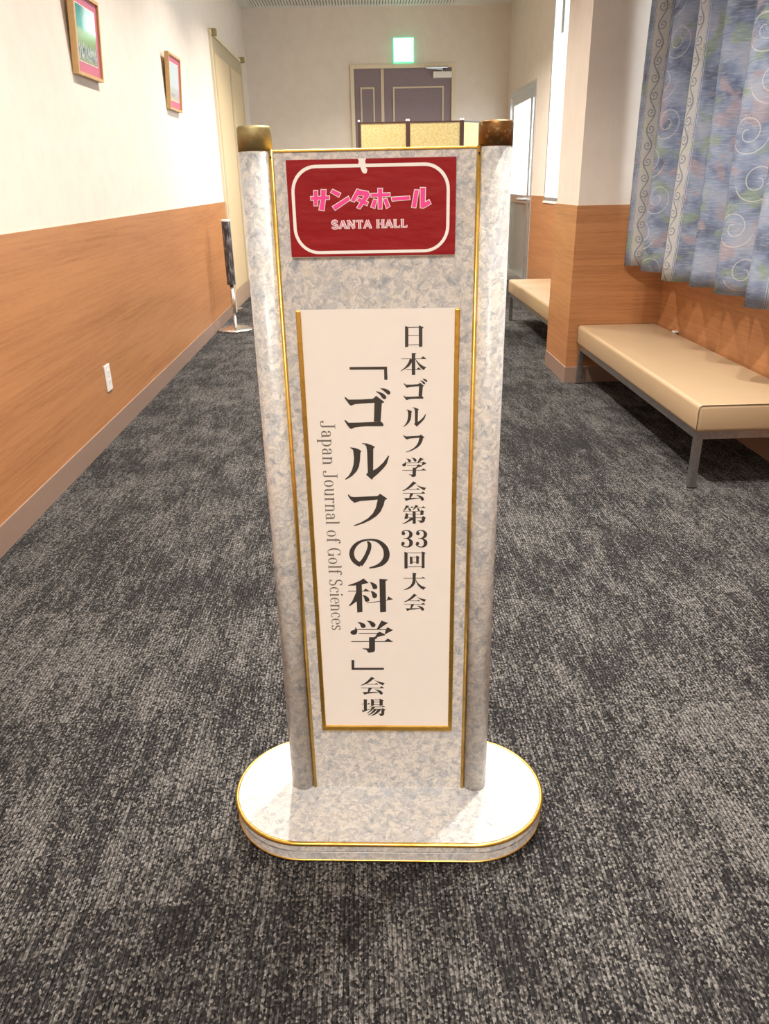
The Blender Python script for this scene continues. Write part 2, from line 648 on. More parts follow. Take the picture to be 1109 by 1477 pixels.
obj('wainscot_panel', bx(XR - WT, XR + 0.01, W2[0], W2[1], 0.09, W2[2] - 0.004), M['wood'], wr)
obj('wainscot_panel', bx(XR - WT, XR + 0.01, W2[1], GD[0] - 0.03, 0.09, 0.945), M['wood'], wr)
br = bmesh.new()
box(br, XR - 0.010, XR + 0.01, YF, CY0, -0.002, 0.093, bevel=0.002)
box(br, XR - 0.010, XR + 0.01, CY1, GD[0] - 0.03, -0.002, 0.093, bevel=0.002)
struct(obj('baseboard_right', br, M['baseboard']), 'brown vinyl baseboard along the window wall')

col = struct(obj('wall_column', bx(CX0, XR + 0.02, CY0, CY1, -0.006, ZC), M['wallpaper']), 'square column papered beige above wood veneer')
pw = bmesh.new()
box(pw, CX0 - WT, CX0 + 0.01, CY0 - WT, CY1 + WT, 0.09, ZW)
obj('wainscot_panel', pw, M['wood'], col)
obj('wainscot_panel', bx(CX0 + 0.01, XR - 0.006, CY0 - WT, CY0 + 0.01, 0.09, ZW), M['wood'], col)
obj('wainscot_panel', bx(CX0 + 0.01, XR - 0.006, CY1 - 0.01, CY1 + WT, 0.09, ZW), M['wood'], col)
bc = bmesh.new()
box(bc, CX0 - 0.010, XR - 0.008, CY0 - 0.010, CY1 + 0.010, -0.002, 0.093, bevel=0.003)
struct(obj('baseboard_column', bc, M['baseboard']), 'brown vinyl baseboard round the column')

# ground outside the windows
struct(obj('ground_outside', bx(XR + 0.3, XR + 14, YF - 6, YB + 6, -0.30, -0.12), M['paving']), 'pale paving outside the windows')


def window(name, rect, mullions, label, sill=True):
    y0, y1, z0, z1 = rect
    x = XR - 0.004
    w = bmesh.new()
    f = 0.035
    box(w, x, x + 0.05, y0, y0 + f, z0, z1)
    box(w, x, x + 0.05, y1 - f, y1, z0, z1)
    box(w, x, x + 0.05, y0 + f, y1 - f, z0, z0 + f)
    box(w, x, x + 0.05, y0 + f, y1 - f, z1 - f, z1)
    root = struct(obj(name, w, M['aluminium']), label)
    ym = [y0 + f] + [y0 + (y1 - y0) * t for t in mullions] + [y1 - f]
    for yy in ym[1:-1]:
        obj('window_mullion', bx(x + 0.005, x + 0.045, yy - 0.018, yy + 0.018, z0 + f, z1 - f), M['aluminium'], root)
    for a, b in zip(ym, ym[1:]):
        obj('window_pane', bx(x + 0.022, x + 0.028, a - 0.002, b + 0.002, z0 + f, z1 - f), M['glass'], root)
    if sill:
        obj('window_sill', bx(XR - 0.014, XR + 0.030, y0, y1, z0 - 0.014, z0 + 0.003, bevel=0.002), M['white_plastic'], root)
    return root


window('window_1', W1, (0.5,), 'wide aluminium window behind the printed curtain')
w2 = window('window_2', W2, (0.5,), 'tall bright window past the beige column')
# the opener box on the second window's far jamb
obj('window_opener', bx(XR - 0.030, XR + 0.020, 7.03, 7.11, 2.16, 2.52, bevel=0.004), M['aluminium'], w2)

# door_1: plum double door in the end wall
D0, D1, DZ = -0.078, 1.076, 2.272
fr = 0.038
bm = bmesh.new()
box(bm, D0, D0 + fr, YB - 0.03, YB + 0.02, 0, DZ)
box(bm, D1 - fr, D1, YB - 0.03, YB + 0.02, 0, DZ)
box(bm, D0 + fr, D1 - fr, YB - 0.03, YB + 0.02, DZ - fr, DZ)
door1 = struct(obj('door_1', bm, M['cream_paint']), 'plum painted double door with cream moulding in the end wall')
leafs = []
for (a, b) in ((D0 + fr, 0.268), (0.276, D1 - fr)):
    leafs.append(obj('door_leaf', bx(a, b, YB - 0.012, YB + 0.02, 0.005, DZ - fr - 0.003), M['plum'], door1))
obj('meeting_strip', bx(0.256, 0.288, YB - 0.020, YB + 0.005, 0.005, DZ - fr - 0.003), M['moulding'], door1)


def moulding(parent, x0, x1, z0, z1):
    m = bmesh.new()
    t = 0.016
    ya, yb = YB - 0.020, YB - 0.010
    box(m, x0, x0 + t, ya, yb, z0, z1)
    box(m, x1 - t, x1, ya, yb, z0, z1)
    box(m, x0 + t, x1 - t, ya, yb, z1 - t, z1)
    box(m, x0 + t, x1 - t, ya, yb, z0, z0 + t)
    return obj('moulding', m, M['moulding'], parent)


for (x0, x1, lf) in ((0.027, 0.183, leafs[0]), (0.388, 0.952, leafs[1])):
    moulding(lf, x0, x1, 1.15, 2.055)
    moulding(lf, x0, x1, 0.20, 1.02)
h = lathe(bmesh.new(), [(0, 0), (0.016, 0), (0.016, 0.05), (0, 0.05)], n=16)
bmesh.ops.rotate(h, verts=h.verts, matrix=Matrix.Rotation(math.radians(90), 3, 'X'))
bmesh.ops.translate(h, verts=h.verts, vec=(0.35, YB - 0.008, 1.0))
obj('door_knob', h, M['aluminium'], leafs[1])
dc = bx(0.83, 1.035, YB - 0.07, YB - 0.01, 2.130, 2.192, bevel=0.006)
dcl = obj('door_closer', dc, M['white_plastic'], leafs[1])
ar = bmesh.new()
tube(ar, [(0.93, YB - 0.045, 2.192), (0.93, YB - 0.045, 2.215), (0.745, YB - 0.10, 2.225), (0.99, YB - 0.035, 2.235), (0.99, YB - 0.035, 2.25)], 0.009)
obj('closer_arm', ar, M['aluminium'], leafs[1])

# door_2: beige two-panel door in the left wall
bm = bmesh.new()
xw = XL + 0.022
box(bm, XL - 0.01, xw, LD0 - 0.03, LD0, 0, LDZ)
box(bm, XL - 0.01, xw, LD1, LD1 + 0.03, 0, LDZ)
box(bm, XL - 0.01, xw, LD0, LD1, LDZ - 0.03, LDZ)
door2 = struct(obj('door_2', bm, M['cream_paint']), 'beige two-panel door with a brown kick plate in the left wall')
leaf = obj('door_leaf', bx(XL - 0.005, XL + 0.010, LD0, LD1, 0.012, LDZ - 0.03), M['door_stile'], door2)
ymid = 8.30
for a, b in ((LD0 + 0.13, ymid - 0.055), (ymid + 0.055, LD1 - 0.04)):
    obj('door_panel', bx(XL + 0.006, XL + 0.014, a, b, 0.185, 2.12, bevel=0.002), M['door_panel'], leaf)
obj('kick_plate', bx(XL + 0.006, XL + 0.014, LD0 + 0.02, LD1 - 0.02, 0.02, 0.178, bevel=0.001), M['kick'], leaf)
for yy, zz in ((LD0 + 0.02, LDZ - 0.01), (LD1 - 0.03, LDZ + 0.0)):
    hb = bx(XL, XL + 0.060, yy - 0.01, yy + 0.04, zz - 0.03, zz + 0.022, bevel=0.006)
    obj('pivot_bracket', hb, M['cap_brass'], door2)
obj('pivot_bracket', bx(XL + 0.005, XL + 0.07, LD0 - 0.01, LD0 + 0.06, 0.0, 0.035, bevel=0.006), M['chrome'], door2)

# door_3: aluminium glass door in the window wall
y0, y1, z0, z1 = GD
bm = bmesh.new()
x = XR - 0.006
box(bm, x, x + 0.10, y0, y0 + 0.05, 0, z1)
box(bm, x, x + 0.10, y1 - 0.05, y1, 0, z1)
box(bm, x, x + 0.10, y0 + 0.05, y1 - 0.05, z1 - 0.05, z1)
door3 = struct(obj('door_3', bm, M['aluminium']), 'aluminium glass door in the window wall by the end wall')
for a, b in ((y0 + 0.05, 8.40), (8.40, y1 - 0.05)):
    lf = bmesh.new()
    s = 0.05
    box(lf, x + 0.03, x + 0.07, a, a + s, 0.01, z1 - 0.05)
    box(lf, x + 0.03, x + 0.07, b - s, b, 0.01, z1 - 0.05)
    box(lf, x + 0.03, x + 0.07, a + s, b - s, z1 - 0.13, z1 - 0.05)
    box(lf, x + 0.03, x + 0.07, a + s, b - s, 0.86, 0.94)
    box(lf, x + 0.03, x + 0.07, a + s, b - s, 0.01, 0.12)
    lo = obj('door_leaf', lf, M['aluminium'], door3)
    obj('glass_pane', bx(x + 0.046, x + 0.054, a + s - 0.004, b - s + 0.004, 0.938, z1 - 0.128), M['glass'], lo)
    obj('glass_pane', bx(x + 0.046, x + 0.054, a + s - 0.004, b - s + 0.004, 0.118, 0.862), M['grey_pane'], lo)
    if b - a > 0.5:
        hb = bmesh.new()
        tube(hb, [(x + 0.03, a + 0.03, 0.90), (x - 0.03, a + 0.03, 0.90), (x - 0.03, a + 0.20, 0.90)], 0.014)
        obj('door_handle', hb, M['chrome'], lo)

# slotted air vent in the ceiling by the end wall
vent = thing('ceiling_vent', 'long white slotted air vent in the ceiling before the end wall', 'air vent', (0, 0, ZC))
VX0, VX1, VY0, VY1 = -1.12, 1.07, 8.95, 9.50
bm = bmesh.new()
box(bm, VX0, VX1, VY0, VY0 + 0.02, -0.012, 0.002)
box(bm, VX0, VX1, VY1 - 0.02, VY1, -0.012, 0.002)
box(bm, VX0, VX0 + 0.02, VY0 + 0.02, VY1 - 0.02, -0.012, 0.002)
box(bm, VX1 - 0.02, VX1, VY0 + 0.02, VY1 - 0.02, -0.012, 0.002)
obj('vent_frame', bm, M['ceiling'], vent)
obj('vent_backing', bx(VX0 + 0.02, VX1 - 0.02, VY0 + 0.02, VY1 - 0.02, -0.003, 0.002), M['grey_plastic'], vent)
sl = None
n = 70
for i in range(n):
    xx = VX0 + 0.02 + (i + 0.5) * (VX1 - VX0 - 0.04) / n
    if sl is None:
        sl = obj('slat', bx(-0.009, 0.009, VY0 + 0.018, VY1 - 0.018, -0.012, -0.002), M['ceiling'], vent, loc=(xx, 0, 0))
    else:
        copy_obj(sl, vent, (xx, 0, 0))

# ceiling downlights
for i, (x, y) in enumerate(DOWNLIGHTS):
    r = thing('unseen_ceiling_downlight', 'unseen round recessed downlight in the hall ceiling', 'lamp', (x, y, ZC), group='ceiling downlights')
    ring = bmesh.new()
    lathe(ring, [(0.060, 0.001), (0.060, -0.004), (0.075, -0.008), (0.080, 0.001)], n=28)
    obj('trim_ring', ring, M['white_plastic'], r)
    obj('downlight_lens_%d_offscreen' % (i + 1), lathe(bmesh.new(), [(0, -0.002), (0.058, -0.002), (0.058, 0.001), (0, 0.001)], n=28), M['lamp_lens'], r)
    ld = bpy.data.lights.new('downlight_lamp_%d_offscreen' % (i + 1), 'AREA')
    ld.shape = 'DISK'
    ld.size = 0.09
    ld.energy = LAMP_W
    ld.color = LAMP_COLOR
    ld.spread = math.radians(125)
    lo = bpy.data.objects.new('downlight_lamp_%d_offscreen' % (i + 1), ld)
    COL.objects.link(lo)
    lo.parent = r
    lo.location = (0, 0, -0.012)

# ------------------------------------------------------------------ printed characters, in thousandths of each one's box, and where each stands on the poster (m)
GLYPHS = {
    'hi': [[-490,485,-315,425,-322,-473,-500,-500],[238,453,280,500,500,399,429,347,429,-473,244,-491],[-337,425,246,430,246,397,-338,393],[-322,60,245,61,245,37,-322,31],[-325,-375,245,-369,245,-398,-325,-400]],
    'hon': [[-67,500,112,486,112,458,68,443,66,-500,-69,-498],[-474,256,479,242,479,218,-475,232],[281,234,363,346,481,250,482,218],[-147,232,-66,215,-66,80,-108,0,-177,-103,-300,-197,-438,-283,-486,-312,-500,-299,-355,-164,-258,-37,-182,113],[70,237,138,148,234,19,370,-94,500,-156,439,-216,404,-287,302,-206,193,-52,111,109],[-294,-226,110,-232,110,-259,-294,-253],[96,-256,186,-151,288,-233,288,-262]],
    'kai': [[-49,500,97,424,24,366,-102,234,-235,119,-441,23,-500,37,-367,120,-219,271,-130,385],[46,375,148,294,265,231,500,167,463,114,419,25,324,97,206,196,89,330],[-235,107,89,104,89,76,-235,78],[74,81,140,164,221,98,221,75],[-479,-92,456,-99,456,-128,-479,-120],[272,-117,353,-16,456,-101,456,-128],[-177,-119,-30,-120,-149,-339,-215,-338,-192,-213],[-422,-337,-356,-346,-60,-340,221,-333,221,-360,29,-398,-223,-438,-357,-500],[81,-200,162,-201,265,-234,353,-289,410,-379,401,-451,346,-496,294,-469,258,-387,176,-269]],
    'gaku': [[-330,456,-242,447,-161,402,-129,339,-151,285,-206,267,-246,303,-264,384],[-118,495,-23,488,57,447,100,375,82,312,27,291,-13,330,-39,411,-78,465],[235,500,394,423,342,393,176,240,121,240,164,339],[-369,312,-350,249,-333,213,-335,141,-362,78,-424,56,-478,87,-500,136,-475,186,-392,222,-376,276],[-357,244,353,244,353,219,-358,219],[368,298,500,204,461,177,316,78,303,99,328,213],[-299,116,146,116,146,96,-300,96],[181,159,310,78,309,41,240,32,130,-13,101,-71,67,-71,47,-22,89,23,132,114],[-65,-13,75,-13,66,-417,51,-463,-5,-487,-88,-500,-115,-463,-134,-407,-223,-380,-223,-361,-74,-361],[-485,-134,485,-133,484,-159,-486,-159],[278,-150,376,-49,495,-159]],
    'ka': [[-144,500,-30,370,-187,328,-364,291,-488,291,-487,308,-336,371,-217,438],[-317,345,-187,345,-192,-483,-311,-500],[-499,143,-16,142,-16,123,-500,124],[-160,132,-106,209,-16,131],[-310,124,-312,-169,-468,-308,-490,-294,-410,-151],[-182,24,-111,3,-47,-57,-22,-135,-49,-169,-102,-183,-130,-152,-145,-66],[-7,398,55,381,132,327,156,267,149,208,102,182,57,200,37,285],[4,143,75,114,139,54,148,-15,124,-63,77,-78,45,-57,28,54],[206,487,387,470,377,436,341,424,339,-483,204,-497],[-90,-207,358,-132,358,-153,-84,-226],[393,-19,500,-110,358,-144]],
    'kakko': [[-500,500,493,492,500,-500,414,-497,413,282,-500,291]],
    'go': [[-476,296,-454,295,-395,235,-142,234,123,250,156,281,195,321,363,171,351,146,313,137,277,-322,132,-320,155,148,-123,133,-267,119,-340,82,-378,104,-430,187,-477,270],[-496,-277,-474,-274,-415,-340,-158,-337,110,-327,277,-322,315,-342,340,-401,330,-437,-49,-435,-161,-445,-296,-465,-353,-500,-391,-484,-450,-392,-500,-294],[192,422,209,432,301,399,366,361,414,291,403,247,369,231,331,254,267,356],[279,500,369,499,444,467,493,422,500,378,481,350,443,347,400,392,346,449]],
    'ru': [[-355,389,-241,371,-160,333,-106,283,-132,243,-146,35,-173,-128,-226,-257,-330,-386,-473,-488,-500,-474,-408,-378,-337,-242,-293,-72,-276,117,-292,319,-345,366],[-84,500,14,488,122,441,192,393,153,347,138,-239,241,-165,365,-24,478,157,500,150,442,-66,363,-187,238,-336,130,-445,107,-500,-23,-354,17,-293,15,289,1,409,-41,469,-85,476]],
    'fu': [[-500,479,-474,478,-429,419,-337,403,251,432,318,500,500,345,434,304,401,155,319,-51,207,-192,48,-315,-143,-419,-365,-500,-377,-469,-189,-380,-13,-257,116,-107,197,63,252,320,-186,281,-342,226,-433,320,-491,423]],
    'no': [[-55,398,-47,369,-37,336,-38,310,-38,280,-42,234,-52,182,-68,123,-90,57,-114,-9,-140,-70,-167,-128,-195,-181,-225,-232,-258,-281,-282,-315,-193,-419,-171,-381,-139,-326,-106,-264,-78,-201,-51,-135,-27,-67,-1,3,23,77,42,148,52,217,55,281,49,345,20,393,-12,418,-34,427],[-200,-285,-225,-274,-258,-260,-287,-241,-312,-211,-338,-176,-356,-140,-368,-99,-376,-52,-379,-8,-380,28,-377,61,-368,98,-354,147,-334,199,-309,247,-278,293,-240,336,-198,372,-150,399,-96,420,-42,435,12,438,65,435,115,423,162,398,205,366,242,327,277,276,309,218,330,161,343,107,349,50,350,-4,349,-52,342,-98,331,-140,317,-183,296,-225,269,-266,238,-305,199,-341,154,-376,93,-409,25,-440,-22,-463,-17,-500,33,-494,105,-482,174,-465,230,-446,284,-422,335,-390,381,-345,423,-291,459,-227,482,-154,496,-76,500,5,490,86,471,168,442,247,399,316,349,377,295,426,240,460,183,481,126,492,70,500,12,499,-45,491,-104,483,-164,469,-221,446,-275,416,-326,377,-372,331,-412,276,-446,215,-473,156,-489,97,-498,37,-500,-24,-493,-89,-479,-156,-457,-221,-426,-278,-390,-327,-352,-368,-310,-402,-270,-426,-245,-441]],
    'three3': [[-337,302,-344,257,-363,221,-391,201,-422,202,-449,222,-468,258,-475,303,-468,348,-448,383,-420,403,-390,403,-362,383,-343,347],[-436,335,-431,353,-424,375,-414,393,-398,413,-375,433,-351,448,-327,455,-303,456,-277,453,-249,434,-222,412,-203,385,-194,346,-189,303,-191,269,-189,249,-189,229,-192,212,-195,183,-208,145,-227,110,-249,83,-277,60,-305,40,-337,35,-368,34,-390,33,-391,9,-369,6,-336,3,-302,5,-268,4,-232,9,-195,22,-156,42,-118,73,-82,119,-64,184,-58,251,-63,320,-90,378,-124,427,-162,463,-200,485,-238,494,-273,496,-302,500,-330,498,-358,490,-387,478,-416,460,-441,438,-458,407,-467,377,-473,358],[-384,21,-357,14,-317,5,-280,-7,-251,-33,-226,-61,-209,-92,-196,-131,-187,-174,-189,-204,-186,-224,-188,-255,-193,-283,-194,-318,-203,-357,-216,-392,-237,-414,-264,-430,-293,-440,-323,-434,-353,-422,-379,-407,-399,-390,-416,-370,-429,-350,-441,-326,-451,-298,-459,-277,-500,-310,-492,-332,-480,-365,-464,-398,-444,-423,-421,-445,-394,-463,-363,-477,-329,-488,-294,-491,-259,-497,-221,-494,-183,-480,-144,-457,-106,-419,-72,-368,-56,-300,-49,-226,-54,-146,-84,-81,-121,-31,-160,4,-200,23,-238,28,-275,28,-314,36,-355,40,-383,41],[-359,-264,-366,-306,-384,-339,-409,-358,-438,-357,-463,-339,-481,-305,-487,-263,-480,-221,-462,-188,-437,-169,-408,-169,-383,-188,-365,-222],[209,298,202,253,183,217,156,198,125,198,97,218,78,254,71,299,78,344,98,380,125,399,156,399,183,379,202,343],[110,331,115,349,122,372,131,390,148,409,171,429,195,444,218,451,242,453,268,449,296,431,323,408,342,381,352,342,357,299,355,265,357,245,357,225,354,208,352,179,338,142,320,106,298,79,270,56,242,37,211,31,180,30,158,30,157,6,179,2,211,-1,245,1,279,0,316,5,353,19,391,38,429,69,464,115,482,180,488,248,482,316,455,375,421,423,383,459,345,482,307,491,272,492,243,496,215,494,187,486,158,474,130,456,105,434,88,403,78,373,73,354],[163,18,191,11,230,2,268,-11,297,-37,322,-64,339,-96,352,-135,361,-177,360,-207,362,-228,361,-259,356,-287,355,-321,347,-360,334,-395,313,-417,286,-433,257,-444,227,-438,197,-425,171,-410,151,-393,134,-374,121,-354,109,-330,98,-301,91,-280,50,-313,57,-335,70,-368,86,-401,106,-427,129,-448,156,-466,187,-480,222,-491,256,-494,292,-500,329,-498,367,-483,406,-460,444,-422,477,-371,493,-303,500,-229,494,-150,463,-84,426,-35,387,0,347,19,309,25,273,24,233,32,193,36,165,37],[190,-267,184,-309,166,-343,140,-361,112,-361,86,-342,69,-308,62,-266,69,-225,87,-191,112,-173,141,-173,166,-192,184,-225]],
    'dai': [[-344,476,-196,456,-255,384,-345,284,-420,184,-465,165,-412,275,-366,385],[-255,378,-63,377,-63,353,-270,355],[-152,354,-78,437,-11,353],[-241,356,-152,301,-115,246,-138,191,-190,191,-227,237],[63,500,189,444,129,381,40,299,-56,227,-64,245,-4,336,33,427],[129,363,484,355,484,333,129,339],[314,343,388,434,487,342],[129,354,218,289,250,234,233,188,181,179,151,244],[-465,175,307,169,307,147,-465,153],[314,243,433,159,400,114,400,-15,270,-42,265,170],[-243,28,270,28,270,4,-243,4],[-346,82,-235,35,-274,-214,-411,-235,-377,-65],[-266,-149,351,-153,351,-177,-266,-177],[-61,172,67,171,75,-476,-59,-493],[-155,-168,-50,-160,-51,-271,-200,-362,-350,-454,-493,-500,-500,-481,-350,-380,-230,-269],[374,-74,500,-167,470,-219,448,-348,404,-413,322,-436,247,-430,240,-375,143,-313,158,-300,314,-319,329,-162]],
    'mawari': [[-495,494,-345,411,-351,-484,-500,-500],[311,449,336,500,500,408,446,347,447,-466,311,-491],[-361,428,315,431,315,402,-361,397],[-353,-382,315,-381,315,-414,-354,-418],[-244,227,-116,165,-118,-216,-237,-252],[52,205,81,256,221,170,177,113,176,-206,56,-216],[-124,181,65,187,65,158,-124,155],[-126,-117,64,-113,64,-146,-126,-150]],
    'oo': [[-102,500,77,479,46,415,34,192,34,30,5,-112,-58,-245,-168,-367,-326,-459,-484,-500,-500,-479,-342,-377,-215,-265,-136,-112,-96,71],[30,142,69,50,147,-92,272,-236,500,-359,429,-420,382,-492,256,-389,131,-225,53,-11],[-494,202,460,199,460,169,-495,172],[280,175,358,272,468,175]],
    'kokka': [[-490,500,-405,500,-413,-291,500,-286,485,-494,-500,-500]],
    'jou': [[-399,464,-238,447,-263,402,-277,-131,-404,-209,-397,401],[-499,204,-114,205,-114,175,-500,173],[-263,182,-196,256,-114,183],[-495,-120,-413,-183,-281,-136,-148,-80,-149,-110,-301,-195,-453,-286],[-94,483,34,423,28,112,-98,73],[263,467,283,500,438,392,397,342,392,114,256,95],[31,441,272,442,272,412,30,411],[28,315,270,323,269,293,28,287],[25,163,267,164,266,134,24,132],[-174,43,488,46,487,13,-174,9],[320,19,405,106,491,20],[-72,10,77,11,1,-92,-134,-246,-277,-349,-286,-331,-151,-182],[-18,-87,355,-85,355,-115,-19,-117],[19,-109,150,-104,73,-219,-62,-361,-232,-451,-241,-426,-98,-297],[168,-104,336,-103,259,-231,144,-360,11,-450,-121,-489,-120,-464,13,-360,110,-232],[365,-39,500,-127,456,-192,440,-384,405,-461,310,-500,255,-462,246,-410,182,-359,313,-364,336,-128]],
}
GLYPH_SPOTS = [
    ('hi', 0.0520, 0.8929, 0.0271, 0.0315),
    ('hon', 0.0507, 0.8527, 0.0378, 0.0326),
    ('kai', 0.0510, 0.6515, 0.0376, 0.0333),
    ('gaku', -0.0228, 0.3830, 0.0735, 0.0649),
    ('ka', -0.0228, 0.4638, 0.0752, 0.0654),
    ('kakko', -0.0158, 0.8396, 0.0558, 0.0198),
    ('go', -0.0191, 0.7856, 0.0705, 0.0626),
    ('ru', -0.0225, 0.7014, 0.0704, 0.0608),
    ('fu', -0.0226, 0.6197, 0.0625, 0.0561),
    ('no', -0.0225, 0.5419, 0.0662, 0.0545),
    ('three3', 0.0506, 0.5687, 0.0428, 0.0315),
    ('dai', 0.0505, 0.6115, 0.0378, 0.0333),
    ('mawari', 0.0518, 0.5303, 0.0349, 0.0314),
    ('oo', 0.0514, 0.4905, 0.0372, 0.0325),
    ('kokka', -0.0314, 0.3254, 0.0572, 0.0202),
    ('jou', -0.0237, 0.2346, 0.0429, 0.0385),
    ('go', 0.0533, 0.8145, 0.0356, 0.0322),
    ('ru', 0.0519, 0.7720, 0.0348, 0.0306),
    ('fu', 0.0509, 0.7303, 0.0325, 0.0286),
    ('gaku', 0.0512, 0.6913, 0.0377, 0.0322),
    ('kai', 0.0515, 0.4506, 0.0375, 0.0331),
    ('kai', -0.0238, 0.2812, 0.0431, 0.0381),
]
KATAKANA = [  # tenths of a millimetre from the sign's centre line and floor
    [-872, 10824, -622, 10828, -624, 10791, -870, 10785],
    [-826, 10899, -778, 10898, -788, 10713, -833, 10713],
    [-727, 10908, -664, 10906, -674, 10821, -703, 10651, -767, 10661, -733, 10790],
    [-571, 10909, -468, 10861, -494, 10817, -596, 10874],
    [-363, 10818, -347, 10775, -548, 10653, -581, 10696],
    [-241, 10909, -193, 10887, -285, 10752, -329, 10768],
    [-231, 10898, -94, 10875, -79, 10845, -85, 10814, -211, 10663, -249, 10679, -145, 10826, -244, 10833],
    [-223, 10797, -98, 10743, -116, 10703, -246, 10766],
    [-53, 10848, 197, 10851, 196, 10812, -54, 10809],
    [41, 10909, 97, 10908, 86, 10657, 39, 10658],
    [-20, 10777, 21, 10768, -10, 10667, -59, 10683],
    [111, 10775, 153, 10786, 194, 10687, 151, 10664],
    [221, 10796, 461, 10807, 466, 10768, 229, 10754],
    [534, 10884, 585, 10878, 545, 10664, 494, 10670],
    [610, 10909, 674, 10907, 669, 10725, 725, 10755, 749, 10708, 652, 10658, 610, 10663],
]

# ------------------------------------------------------------------ lettering of the sign
def stroke_line(p, q, w0, w1=None):
    w1 = w0 if w1 is None else w1
    d = Vector((q[0] - p[0], q[1] - p[1]))
    nrm = Vector((-d.y, d.x)).normalized()
    return [(p[0] + nrm.x * w0 / 2, p[1] + nrm.y * w0 / 2), (q[0] + nrm.x * w1 / 2, q[1] + nrm.y * w1 / 2),
            (q[0] - nrm.x * w1 / 2, q[1] - nrm.y * w1 / 2), (p[0] - nrm.x * w0 / 2, p[1] - nrm.y * w0 / 2)]


def stroke_arc(cx, cy, rx, ry, a0, a1, thin, thick, n=14):
    """A pen stroke round an ellipse, thick where it runs upright; list of quads."""
    out, prev = [], None
    for i in range(n + 1):
        a = math.radians(a0 + (a1 - a0) * i / n)
        w = thin + (thick - thin) * abs(math.cos(a)) ** 1.5
        c, s = math.cos(a), math.sin(a)
        o, q = (cx + (rx + w / 2) * c, cy + (ry + w / 2) * s), (cx + (rx - w / 2) * c, cy + (ry - w / 2) * s)
        if prev:
            out.append([prev[0], o, q, prev[1]])
        prev = (o, q)
    return out


def dot(cx, cy, r):
    return [(cx + r * math.cos(a * math.pi / 5), cy + r * math.sin(a * math.pi / 5)) for a in range(10)]


TN, TK = 0.05, 0.135


